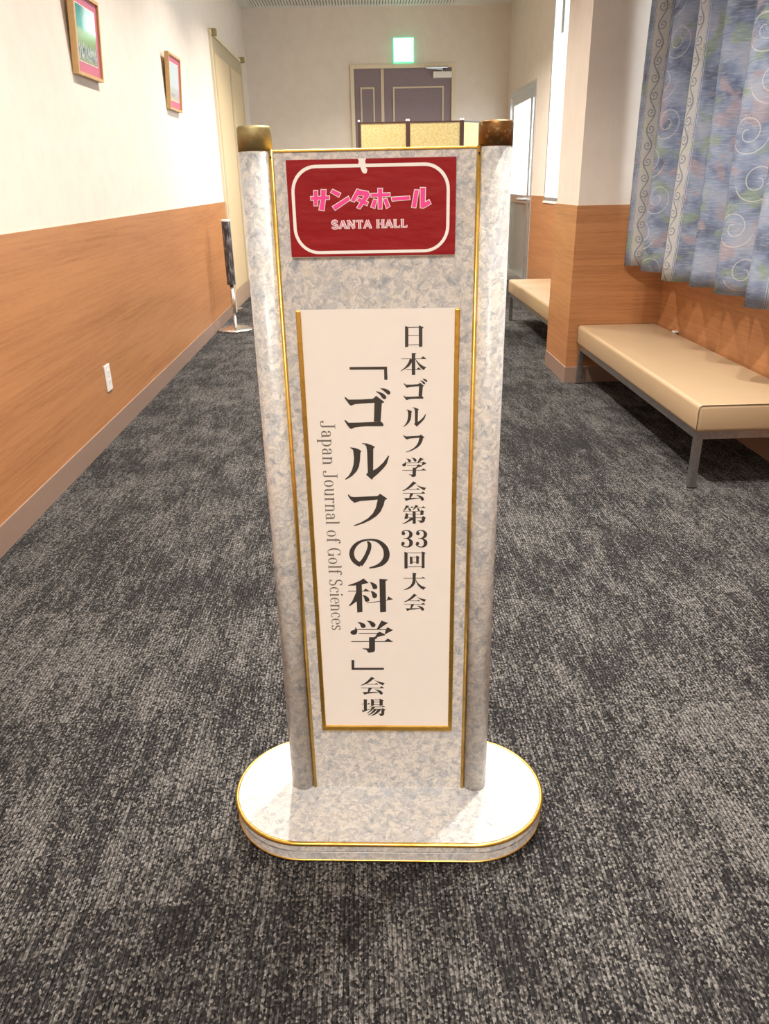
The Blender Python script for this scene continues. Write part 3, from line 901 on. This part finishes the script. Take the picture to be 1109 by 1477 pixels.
def roman(ch):
    """Condensed book roman letters: (advance, polygons); the lower case is 1 high."""
    ln = stroke_line
    sf = lambda x, y, w=0.15: ln((x - w, y), (x + w, y), TN)
    if ch == 'J':
        return 0.78, [ln((0.48, 1.45), (0.48, 0.12), TK), sf(0.48, 1.45, 0.2)] + stroke_arc(0.27, 0.14, 0.21, 0.16, 0, -170, TN, TK) + [dot(0.10, 0.22, 0.09)]
    if ch == 'a':
        return 0.70, [ln((0.46, 0.74), (0.46, 0.03), TK), ln((0.46, 0.03), (0.62, 0.05), TN)] + stroke_arc(0.28, 0.72, 0.18, 0.25, 0, 165, TN, TK) + stroke_arc(0.30, 0.29, 0.19, 0.28, 75, 300, TN, TK) + [dot(0.13, 0.75, 0.075), ln((0.33, 0.57), (0.46, 0.60), TN), ln((0.38, 0.02), (0.46, 0.15), TN)]
    if ch == 'p':
        return 0.76, [ln((0.16, 1.0), (0.16, -0.45), TK), sf(0.18, -0.45), sf(0.10, 0.97, 0.08)] + stroke_arc(0.34, 0.5, 0.23, 0.48, -125, 125, TN, TK)
    if ch == 'n':
        return 0.80, [ln((0.16, 1.0), (0.16, 0), TK), ln((0.56, 0.72), (0.56, 0), TK), sf(0.16, 0.02), sf(0.56, 0.02), sf(0.10, 0.97, 0.08)] + stroke_arc(0.37, 0.70, 0.19, 0.27, 0, 165, TN, TK)
    if ch == 'o':
        return 0.72, stroke_arc(0.33, 0.5, 0.23, 0.48, 0, 360, TN, TK, 24)
    if ch == 'u':
        return 0.80, [ln((0.16, 1.0), (0.16, 0.28), TK), ln((0.56, 1.0), (0.56, 0), TK), sf(0.10, 0.98, 0.08), sf(0.50, 0.98, 0.08), sf(0.60, 0.02, 0.08)] + stroke_arc(0.35, 0.30, 0.19, 0.28, 180, 350, TN, TK)
    if ch == 'r':
        return 0.60, [ln((0.16, 1.0), (0.16, 0), TK), sf(0.18, 0.02), sf(0.10, 0.97, 0.08), dot(0.46, 0.88, 0.09)] + stroke_arc(0.36, 0.70, 0.18, 0.27, 60, 165, TN, TK)
    if ch == 'l':
        return 0.42, [ln((0.18, 1.45), (0.18, 0), TK), sf(0.18, 0.02), sf(0.12, 1.43, 0.08)]
    if ch == 'f':
        return 0.52, [ln((0.20, 1.2), (0.20, 0), TK), sf(0.22, 0.02), ln((0.02, 0.97), (0.42, 0.97), TN), dot(0.46, 1.34, 0.085)] + stroke_arc(0.37, 1.2, 0.17, 0.25, 180, 60, TN, TK)
    if ch == 'G':
        return 0.90, [ln((0.68, 0.62), (0.68, 0.02), TK), sf(0.66, 0.62, 0.17), ln((0.66, 1.0), (0.66, 1.45), TN)] + stroke_arc(0.40, 0.73, 0.30, 0.72, 35, 320, TN, TK, 22)
    if ch == 'S':
        return 0.74, stroke_arc(0.34, 1.09, 0.22, 0.35, 25, 235, TN, TK) + stroke_arc(0.34, 0.37, 0.23, 0.36, 55, -160, TN, TK) + [ln((0.19, 0.84), (0.49, 0.63), TK * 1.15), ln((0.58, 1.1), (0.58, 1.45), TN), ln((0.10, 0.0), (0.10, 0.36), TN)]
    if ch == 'c':
        return 0.62, stroke_arc(0.34, 0.5, 0.24, 0.48, 50, 315, TN, TK, 18) + [dot(0.50, 0.80, 0.08)]
    if ch == 'i':
        return 0.42, [ln((0.18, 1.0), (0.18, 0), TK), sf(0.18, 0.02), sf(0.12, 0.98, 0.08), dot(0.18, 1.34, 0.10)]
    if ch == 'e':
        return 0.66, stroke_arc(0.34, 0.5, 0.24, 0.48, 5, 315, TN, TK, 20) + [ln((0.12, 0.53), (0.58, 0.53), TN)]
    if ch == 's':
        return 0.60, stroke_arc(0.30, 0.75, 0.17, 0.23, 25, 235, TN, TK) + stroke_arc(0.30, 0.25, 0.18, 0.23, 55, -160, TN, TK) + [ln((0.19, 0.57), (0.41, 0.43), TK), ln((0.49, 0.75), (0.49, 1.0), TN), ln((0.11, 0.0), (0.11, 0.25), TN)]
    return 0.40, []


def square_cap(ch, w):
    """Wide capitals with small serifs, 1 high; w is the stroke width."""
    ln = stroke_line
    e = 0.28
    sf = lambda x, y, k=0.17: ln((x - k - (w - e) / 2, y), (x + k + (w - e) / 2, y), w * 0.45)
    if ch == 'S':
        return 0.95, stroke_arc(0.45, 0.74, 0.27, 0.22, 20, 240, w, w) + stroke_arc(0.45, 0.27, 0.29, 0.22, 60, -160, w, w) + [ln((0.28, 0.58), (0.62, 0.44), w), ln((0.73, 0.72), (0.73, 1.0), w * 0.5), ln((0.15, 0.0), (0.15, 0.28), w * 0.5)]
    if ch == 'A':
        return 1.05, [ln((0.12, 0), (0.50, 1), w * 0.8), ln((0.50, 1), (0.90, 0), w), ln((0.28, 0.30), (0.72, 0.30), w * 0.6), sf(0.12, 0.03, 0.13), sf(0.90, 0.03, 0.13)]
    if ch == 'N':
        return 1.10, [ln((0.18, 0), (0.18, 1), w * 0.7), ln((0.18, 1), (0.88, 0), w), ln((0.88, 0), (0.88, 1), w * 0.7), sf(0.18, 0.03, 0.13), sf(0.14, 0.97, 0.13), sf(0.88, 0.97, 0.13)]
    if ch == 'T':
        return 0.98, [ln((0.48, 0), (0.48, 1), w), ln((0.06, 0.93), (0.90, 0.93), w * 0.65), sf(0.48, 0.03), ln((0.08, 0.72), (0.08, 1), w * 0.4), ln((0.88, 0.72), (0.88, 1), w * 0.4)]
    if ch == 'H':
        return 1.10, [ln((0.22, 0), (0.22, 1), w), ln((0.86, 0), (0.86, 1), w), ln((0.22, 0.52), (0.86, 0.52), w * 0.6), sf(0.22, 0.03), sf(0.86, 0.03), sf(0.22, 0.97), sf(0.86, 0.97)]
    if ch == 'L':
        return 0.92, [ln((0.24, 0), (0.24, 1), w), ln((0.10, 0.06), (0.84, 0.06), w * 0.65), sf(0.24, 0.97), ln((0.80, 0), (0.80, 0.32), w * 0.45)]
    return 0.55, []


def grow(poly, d):
    """Outline of a polygon moved outward by d."""
    n = len(poly)
    area = sum(poly[i][0] * poly[(i + 1) % n][1] - poly[(i + 1) % n][0] * poly[i][1] for i in range(n))
    s = 1.0 if area > 0 else -1.0
    out = []
    for i in range(n):
        p, a, b = Vector(poly[i]), Vector(poly[i - 1]), Vector(poly[(i + 1) % n])
        e1, e2 = (p - a).normalized(), (b - p).normalized()
        n1, n2 = Vector((e1.y, -e1.x)) * s, Vector((e2.y, -e2.x)) * s
        m = n1 + n2
        k = d * 2.0 / max(m.length_squared, 0.5)
        out.append(tuple(p + m * k))
    return out


# ------------------------------------------------------------------ the sign stand
SIGN_ROT = -0.0590
sign = thing('sign_stand', 'tall speckled grey sign stand with gold trim, red name plate and white vertical poster', 'sign', (0.0195, 1.1222, 0.0), SIGN_ROT)

HALF, RAD, BZ = 0.149, 0.137, 0.050
base = prism(bmesh.new(), stadium(HALF, RAD), 0.0305, BZ - 0.001)
base = obj('base', base, M['marble'], sign)
obj('base_groove', prism(bmesh.new(), stadium(HALF, RAD - 0.004), 0.0265, 0.031), M['dark_rubber'], base)
obj('base_step', prism(bmesh.new(), stadium(HALF, RAD - 0.001), 0.0085, 0.0270), M['marble'], base)
obj('base_foot', prism(bmesh.new(), stadium(HALF, RAD - 0.012), 0.0, 0.0090), M['dark_rubber'], base)
t = bmesh.new()
tube(t, [(x, y, BZ - 0.0038) for x, y in stadium(HALF, RAD - 0.0012, 28)], 0.0040, 8, True)
obj('edge_trim', t, M['gold'], base, smooth=True)
t = bmesh.new()
tube(t, [(x, y, 0.0085) for x, y in stadium(HALF, RAD - 0.0015, 28)], 0.0022, 6, True)
obj('edge_trim', t, M['gold'], base, smooth=True)
t = bmesh.new()
tube(t, [(x, y, 0.0265) for x, y in stadium(HALF, RAD - 0.0022, 28)], 0.0012, 6, True)
obj('edge_trim', t, M['steel'], base, smooth=True)

PT = 1.140
panel = obj('panel', bx(-0.1385, 0.1385, 0.0, 0.030, BZ - 0.004, PT - 0.002), M['marble'], sign)
obj('top_trim', bx(-0.1385, 0.1385, -0.0015, 0.0315, PT - 0.0025, PT + 0.0008, bevel=0.0008), M['gold'], panel)
for s, capm in ((-1, 'cap_brass'), (1, 'cap_worn')):
    post = obj('post', lathe(bmesh.new(), [(0, BZ - 0.004), (0.0225, BZ - 0.004), (0.0225, PT), (0, PT)], s * 0.1610, 0.0120, 40), M['marble'], sign, smooth=False)
    for p in post.data.polygons:
        p.use_smooth = abs(p.normal.z) < 0.5
    cp = lathe(bmesh.new(), [(0, PT), (0.0230, PT), (0.0230, PT + 0.0265), (0.0222, PT + 0.0290), (0.0205, PT + 0.0305), (0, PT + 0.0305)], s * 0.1610, 0.0120, 40)
    cp = obj('post_cap', cp, M[capm], post)
    for p in cp.data.polygons:
        p.use_smooth = abs(p.normal.z) < 0.5
    st = bmesh.new()
    lathe(st, [(0, BZ), (0.0031, BZ), (0.0031, PT + 0.001), (0, PT + 0.001)], s * 0.1385, -0.0012, 14)
    obj('trim_strip', st, M['gold'], sign, smooth=True)
    sc_ = lathe(bmesh.new(), [(0, 0), (0.0016, 0), (0.0012, 0.0008), (0, 0.0010)], n=10)
    bmesh.ops.rotate(sc_, verts=sc_.verts, matrix=Matrix.Rotation(math.radians(90), 3, 'X'))
    bmesh.ops.translate(sc_, verts=sc_.verts, vec=(s * 0.1385, -0.0041, 1.132))
    obj('screw', sc_, M['dark_rubber'], sign)

# poster in its three-sided gold channel
PX0, PX1, PZ0, PZ1 = -0.1180, 0.1172, 0.1850, 0.9315
for (a, b, c, d) in ((PX0, PX0 + 0.0072, PZ0, PZ1), (PX1 - 0.0072, PX1, PZ0, PZ1)):
    obj('poster_channel', bx(a, b, -0.0060, 0.002, c, d, bevel=0.0012), M['gold'], sign)
bc = bx(PX0, PX1, -0.0062, 0.002, PZ0 - 0.0005, PZ0 + 0.0095, bevel=0.0012)
obj('poster_channel', bc, M['gold'], sign)
poster = obj('poster', bx(PX0 + 0.004, PX1 - 0.004, -0.0030, -0.0022, PZ0 + 0.006, PZ1 + 0.0012), M['paper'], sign)
bm = bmesh.new()
for g, gx, gz, gw, gh in GLYPH_SPOTS:
    for flat in GLYPHS[g]:
        pts = [(gx + flat[i] * 0.001 * gw, gz + flat[i + 1] * 0.001 * gh) for i in range(0, len(flat), 2)]
        print_poly(bm, pts, -0.0032)
o = obj('black_lettering', bm, M['ink'], poster)
o['label'] = 'black vertical Japanese lettering'
text = 'Japan Journal of Golf Sciences'
adv = sum(roman(c)[0] for c in text)
UNIT = 0.0149
along = (0.7680 - 0.3955) / adv
bm = bmesh.new()
pen = 0.0
for c in text:
    w, polys = roman(c)
    for p in polys:
        # letters lie on their side: written down the sheet, their tops to the right
        print_poly(bm, [(-0.0908 + py * UNIT, 0.7680 - (pen + px) * along) for px, py in p], -0.0032)
    pen += w
o = obj('grey_lettering', bm, M['grey_ink'], poster)
o['label'] = 'grey English line running down the sheet'
sm = bmesh.new()
print_poly(sm, [(0.0965, 0.2075), (0.0995, 0.2068), (0.103, 0.2062), (0.1035, 0.2068), (0.100, 0.2078), (0.0975, 0.2085)], -0.0032)
obj('pencil_smudge', sm, M['white_print'], poster)

# red name plate
RX0, RX1, RZ0, RZ1 = -0.1185, 0.1086, 1.0050, 1.1282
plate = obj('name_plate', bx(RX0, RX1, -0.0050, 0.001, RZ0, RZ1, bevel=0.0006), M['red'], sign)
obj('plate_edge', bx(RX0 + 0.0006, RX1 + 0.0004, -0.0036, 0.001, RZ0 - 0.0009, RZ0 + 0.004), M['white_print'], plate)


def round_rect(x0, x1, z0, z1, r, n=10):
    pts = []
    for cx, cz, a0 in ((x1 - r, z1 - r, 0), (x0 + r, z1 - r, 90), (x0 + r, z0 + r, 180), (x1 - r, z0 + r, 270)):
        for k in range(n + 1):
            a = math.radians(a0 + 90 * k / n)
            pts.append((cx + r * math.cos(a), cz + r * math.sin(a)))
    return pts


bm = bmesh.new()
oa = round_rect(-0.1133, 0.1004, 1.0085, 1.1218, 0.034)
ia = round_rect(-0.1090, 0.0961, 1.0125, 1.1176, 0.030)
va = [bm.verts.new((x, -0.0053, z)) for x, z in oa]
vb = [bm.verts.new((x, -0.0053, z)) for x, z in ia]
for i in range(len(va)):
    j = (i + 1) % len(va)
    bm.faces.new((va[i], va[j], vb[j], vb[i]))
obj('white_border', bm, M['white_print'], plate)
bm = bmesh.new()
print_poly(bm, [(-0.0222, 1.1284), (-0.0110, 1.1284), (-0.0125, 1.1245), (-0.0108, 1.1205), (-0.0118, 1.1175), (-0.0098, 1.1150), (-0.0105, 1.1110), (-0.0128, 1.1095),
                (-0.0160, 1.1108), (-0.0178, 1.1140), (-0.0190, 1.1180), (-0.0215, 1.1215), (-0.0208, 1.1250)], -0.0055)
o = obj('paper_tear', bm, M['white_print'], plate)
o['label'] = 'torn white patch at the top edge'
wb_, pb_ = bmesh.new(), bmesh.new()
for flat in KATAKANA:
    pts = [(flat[i] * 1e-4, flat[i + 1] * 1e-4) for i in range(0, len(flat), 2)]
    print_poly(wb_, grow(pts, 0.00095), -0.0053)
    print_poly(pb_, grow(pts, 0.0001), -0.0056)
obj('white_lettering', wb_, M['white_print'], plate)
obj('pink_lettering', pb_, M['pink_print'], plate)
wb_, pb_ = bmesh.new(), bmesh.new()
text = 'SANTA HALL'
adv = sum(square_cap(c, 0.2)[0] for c in text)
along = 0.1046 / adv
UP = 0.0104
for bm_, w, yy in ((wb_, 0.36, -0.0053), (pb_, 0.15, -0.0056)):
    pen = 0.0
    for c in text:
        a, polys = square_cap(c, w)
        for p in polys:
            print_poly(bm_, [(-0.0610 + (pen + px) * along, 1.0413 + py * UP) for px, py in p], yy)
        pen += a
obj('white_lettering', wb_, M['white_print'], plate)
obj('pink_lettering', pb_, M['lilac_print'], plate)


# ------------------------------------------------------------------ benches
BENCH_L, BX0, BX1 = 1.695, 1.205, 1.650


def make_bench():
    root = thing('bench', '', 'bench', (0, 0, 0), group='beige vinyl benches along the window wall')
    w = BX1 - BX0
    seat = obj('cushion', bx(0, w, 0, BENCH_L, 0.226, 0.332, bevel=0.016, seg=4), M['vinyl'], root, smooth=True)
    for yy in (0.0145, BENCH_L - 0.0145):
        t = bmesh.new()
        s = -1 if yy < 0.5 else 1
        ye = 0.0026 if s < 0 else BENCH_L - 0.0026
        pts = [(0.0026, ye, 0.232), (0.0026, ye, 0.314), (0.006, ye, 0.3245), (0.016, ye, 0.3285), (w - 0.016, ye, 0.3285), (w - 0.006, ye, 0.3245), (w - 0.0026, ye, 0.314), (w - 0.0026, ye, 0.232)]
        tube(t, pts, 0.0016, 6)
        obj('piping', t, M['piping'], seat)
    f = bmesh.new()
    a, b = 0.010, w - 0.010
    s = 0.028
    box(f, a, a + s, 0.012, BENCH_L - 0.012, 0.198, 0.227)
    box(f, b - s, b, 0.012, BENCH_L - 0.012, 0.198, 0.227)
    box(f, a + s, b - s, 0.012, 0.012 + s, 0.198, 0.227)
    box(f, a + s, b - s, BENCH_L - 0.012 - s, BENCH_L - 0.012, 0.198, 0.227)
    obj('frame', f, M['steel'], root)
    for xx in (a, b - s):
        for yy in (0.012, BENCH_L - 0.012 - s):
            lg = obj('leg', bx(xx, xx + s, yy, yy + s, 0.006, 0.200, bevel=0.002), M['steel'], root)
            ft = lathe(bmesh.new(), [(0, 0), (0.014, 0), (0.014, 0.007), (0, 0.007)], xx + s / 2, yy + s / 2, 14)
            obj('foot', ft, M['dark_rubber'], lg)
    return root


b1 = make_bench()
b1.location = (BX0, 2.668, 0)
b1['label'] = 'beige vinyl bench on steel legs beneath the printed curtain'
b2 = copy_tree(b1)
b2.location = (BX0, 4.874, 0)
b2['label'] = 'beige vinyl bench partly hidden past the square column'

tagb = bx(XR - 0.030, XR - 0.008, 4.055, 4.095, 0.330, 0.338, bevel=0.002)
tag(obj('white_tag', tagb, M['white_plastic']), 'tiny white tag at the back edge of the bench seat', 'tag')

# ------------------------------------------------------------------ curtain
CT0, CT1 = 0.650, 2.52
crests = [4.335, 4.03, 3.72, 3.425, 3.16, 2.885, 2.60, 2.31, 2.02, 1.74, 1.46]
prof = []
per = 18
for i in range(len(crests) - 1):
    for kx in range(per):
        t = kx / per
        y = crests[i] + (crests[i + 1] - crests[i]) * t
        c = math.cos(2 * math.pi * t)
        c = math.copysign(abs(c) ** 0.8, c)
        prof.append((y, c, i + t))
prof.append((crests[-1], 1.0, len(crests) - 1))
bm = bmesh.new()
uvl = bm.loops.layers.uv.new('UVMap')
rows = 26
grid, us = [], []
for j in range(rows + 1):
    z = CT0 + (CT1 - CT0) * j / rows
    amp = 0.068 - 0.016 * (j / rows)
    line, ul, u = [], [], 0.0
    prev = None
    for (y, c, ph) in prof:
        jit = 0.010 * math.sin(ph * 2.3 + 0.6) + 0.006 * math.sin(ph * 5.1 + z * 1.5)
        # folds narrow a little towards the heading
        x = 1.488 - amp * c + jit * 0.5 + 0.006 * math.sin(z * 3.0 + ph * 1.7)
        yy = y + 0.014 * math.sin(ph * 1.9 + z * 1.1) * (1 - 0.5 * j / rows) - 0.028 * (j / rows)
        zz = z + (0.006 * math.sin(ph * 2.1) if j == 0 else 0.0)
        p = Vector((x, yy, zz))
        if prev is not None:
            u += ((p - prev).xy).length
        prev = p
        line.append(bm.verts.new(p))
        ul.append(u)
    grid.append(line)
    us.append(ul)
uref = us[0]
for j in range(rows):
    for i in range(len(prof) - 1):
        f = bm.faces.new((grid[j][i], grid[j][i + 1], grid[j + 1][i + 1], grid[j + 1][i]))
        f.smooth = True
        for lp, (jj, ii) in zip(f.loops, ((j, i), (j, i + 1), (j + 1, i + 1), (j + 1, i))):
            lp[uvl].uv = (uref[ii] + 0.02, CT0 + (CT1 - CT0) * jj / rows)
cur = thing('curtain', 'blue and cream printed curtain hanging in deep folds over the bench', 'curtain', (0, 0, 0))
cloth = obj('cloth', bm, M['curtain'], cur)
for p in cloth.data.polygons:
    p.use_smooth = True
sd = cloth.modifiers.new('thickness', 'SOLIDIFY')
sd.thickness = 0.0016
rl = bx(1.470, 1.500, 1.42, 4.34, CT1 - 0.004, CT1 + 0.022, bevel=0.003)
rail = obj('curtain_rail', rl, M['aluminium'], cur)
for yy in (1.6, 2.9, 4.2):
    obj('rail_bracket', bx(1.475, XR + 0.002, yy - 0.012, yy + 0.012, CT1 + 0.018, CT1 + 0.030), M['aluminium'], rail)

# ------------------------------------------------------------------ stanchion by the left wall
st = thing('stanchion', 'chrome stanchion with a dark mottled sleeve and round base by the beige door', 'stanchion', (-1.060, 6.40, 0))
obj('base', lathe(bmesh.new(), [(0, 0), (0.142, 0), (0.142, 0.010), (0.125, 0.020), (0.05, 0.027), (0.024, 0.034), (0, 0.034)], n=48), M['chrome'], st, smooth=True)
obj('pole', lathe(bmesh.new(), [(0, 0.03), (0.017, 0.03), (0.017, 0.372), (0, 0.372)], n=24), M['chrome'], st, smooth=True)
slv = lathe(bmesh.new(), [(0, 0.362), (0.034, 0.362), (0.034, 0.838), (0, 0.838)], n=28)
obj('sleeve', slv, M['sleeve'], st)
obj('cap', lathe(bmesh.new(), [(0, 0.836), (0.036, 0.836), (0.036, 0.846), (0.030, 0.850), (0, 0.850)], n=28), M['white_plastic'], st)

# ------------------------------------------------------------------ folding screen behind the sign
scr = thing('folding_screen', 'gold brocade folding screen with dark posts standing behind the sign stand', 'screen', (0.0, 6.0, 0))
pts = [(0.0, 0.0), (0.3425, 0.0), (0.7225, -0.0), (1.02, 0.26)]
SH = 1.480
for i in range(3):
    a, b = Vector(pts[i]), Vector(pts[i + 1])
    d = (b - a)
    ang = math.atan2(d.y, d.x)
    Lp = d.length
    e = 0.014
    wing = bx(e, Lp - e, -0.010, 0.010, 0.06, SH - 0.008)
    mtx = Matrix.Translation((a.x, a.y, 0)) @ Matrix.Rotation(ang, 4, 'Z')
    bmesh.ops.transform(wing, matrix=mtx, verts=wing.verts)
    w = obj('cloth_panel', wing, M['screen_cloth'], scr)
    r = bx(e - 0.004, Lp - e + 0.004, -0.012, 0.012, SH - 0.010, SH)
    bmesh.ops.transform(r, matrix=mtx, verts=r.verts)
    obj('top_rail', r, M['screen_wood'], w)
    r = bx(e - 0.004, Lp - e + 0.004, -0.012, 0.012, 0.03, 0.062)
    bmesh.ops.transform(r, matrix=mtx, verts=r.verts)
    obj('bottom_rail', r, M['screen_wood'], w)
for i, (x, y) in enumerate(pts):
    hw = 0.0085 if i in (0, 3) else 0.0145
    p = obj('post', bx(x - hw, x + hw, y - 0.013, y + 0.013, 0.0, SH + 0.002), M['screen_wood'], scr)
    for s in ((-1, 1) if hw > 0.01 else (0,)):
        k_ = lathe(bmesh.new(), [(0, SH), (0.0070, SH), (0.0075, SH + 0.010), (0.005, SH + 0.015), (0, SH + 0.016)], x + s * 0.0075, y, 12)
        obj('finial', k_, M['white_plastic'], p)

# ------------------------------------------------------------------ framed pictures on the left wall
def landscape(name, kind):
    k = Mat(name, (0.5, 0.6, 0.6), 0.12, 0, 0.6)
    p = k.coord()
    x, y, z = k.xyz(p)
    n = k.noise(p, 30, 4, 0.6)
    if kind == 0:
        upper = k.mix((y + n * 0.05).step(0.12, 0.22), (0.05, 0.30, 0.30), (0.62, 0.86, 0.88))  # upper half: dark teal blending to pale cyan across the width
        c = k.mix((z + n * 0.03).step(0.205, 0.185), upper, (0.30, 0.42, 0.22))
        crowd = k.noise(k.scaled(p, (1, 70, 34)), 1.0, 3, 0.7)
        people = k.ramp(crowd, [(0.40, (0.12, 0.20, 0.20)), (0.52, (0.42, 0.50, 0.46)), (0.64, (0.85, 0.86, 0.84))])
        c = k.mix((z + n * 0.02).step(0.145, 0.120), c, people)
        c = k.mix(z.step(0.072, 0.062), c, (0.42, 0.46, 0.28))
    else:
        upper = (0.62, 0.74, 0.78)
        c = k.mix((z + n * 0.02).step(0.150, 0.125), upper, (0.55, 0.60, 0.60))
        crowd = k.noise(k.scaled(p, (1, 70, 40)), 1.0, 3, 0.7)
        c = k.mix((z + n * 0.02).step(0.115, 0.100), c, k.ramp(crowd, [(0.4, (0.30, 0.32, 0.33)), (0.6, (0.66, 0.66, 0.64))]))
        c = k.mix(z.step(0.080, 0.070), c, (0.58, 0.58, 0.42))
    k.color(c)
    return k.m


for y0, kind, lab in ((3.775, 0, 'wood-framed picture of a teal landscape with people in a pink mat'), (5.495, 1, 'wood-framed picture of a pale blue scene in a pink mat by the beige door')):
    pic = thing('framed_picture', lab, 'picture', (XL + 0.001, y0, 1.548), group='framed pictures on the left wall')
    pic.rotation_euler = (0, math.radians(4.4), 0)
    W_, H_, D_, B_ = 0.346, 0.318, 0.026, 0.013
    f = bmesh.new()
    box(f, 0, D_, 0, B_, 0, H_)
    box(f, 0, D_, W_ - B_, W_, 0, H_)
    box(f, 0, D_, B_, W_ - B_, 0, B_)
    box(f, 0, D_, B_, W_ - B_, H_ - B_, H_)
    obj('frame', f, M['frame_wood'], pic)
    obj('backing', bx(0.002, 0.008, B_ - 0.002, W_ - B_ + 0.002, B_ - 0.002, H_ - B_ + 0.002), M['frame_wood'], pic)
    mt = obj('mat_board', bx(0.008, 0.016, B_ - 0.001, W_ - B_ + 0.001, B_ - 0.001, H_ - B_ + 0.001), M['mauve'], pic)
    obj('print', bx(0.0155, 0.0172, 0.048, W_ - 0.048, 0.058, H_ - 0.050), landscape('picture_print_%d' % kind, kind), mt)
    obj('white_edge', bx(0.0150, 0.0166, 0.045, W_ - 0.045, 0.055, H_ - 0.047), M['white_print'], mt)

# ------------------------------------------------------------------ wall outlet
out = thing('wall_outlet', 'white socket plate set low in the wood of the left wall', 'outlet', (XL + WT, 3.562, 0.283))
obj('plate', bx(0, 0.007, -0.036, 0.036, -0.060, 0.060, bevel=0.0025), M['white_plastic'], out)
for zz in (-0.022, 0.022):
    so = obj('socket', bx(0.006, 0.0085, -0.014, 0.014, zz - 0.016, zz + 0.016, bevel=0.0008), M['white_plastic'], out)
    for yy in (-0.006, 0.006):
        obj('slot', bx(0.008, 0.0088, yy - 0.0011, yy + 0.0011, zz - 0.005, zz + 0.005), M['grey_plastic'], so)

# ------------------------------------------------------------------ exit sign over the end door
ex = thing('exit_sign', 'glowing white and green exit sign above the plum double door', 'exit sign', (0.507, YB, 2.283))
obj('housing', bx(-0.112, 0.112, -0.050, 0.002, 0.0, 0.236, bevel=0.004), M['exit_rim_glow'], ex)
obj('light_panel', bx(-0.103, 0.103, -0.054, -0.046, 0.010, 0.226, bevel=0.002), M['exit_face'], ex)
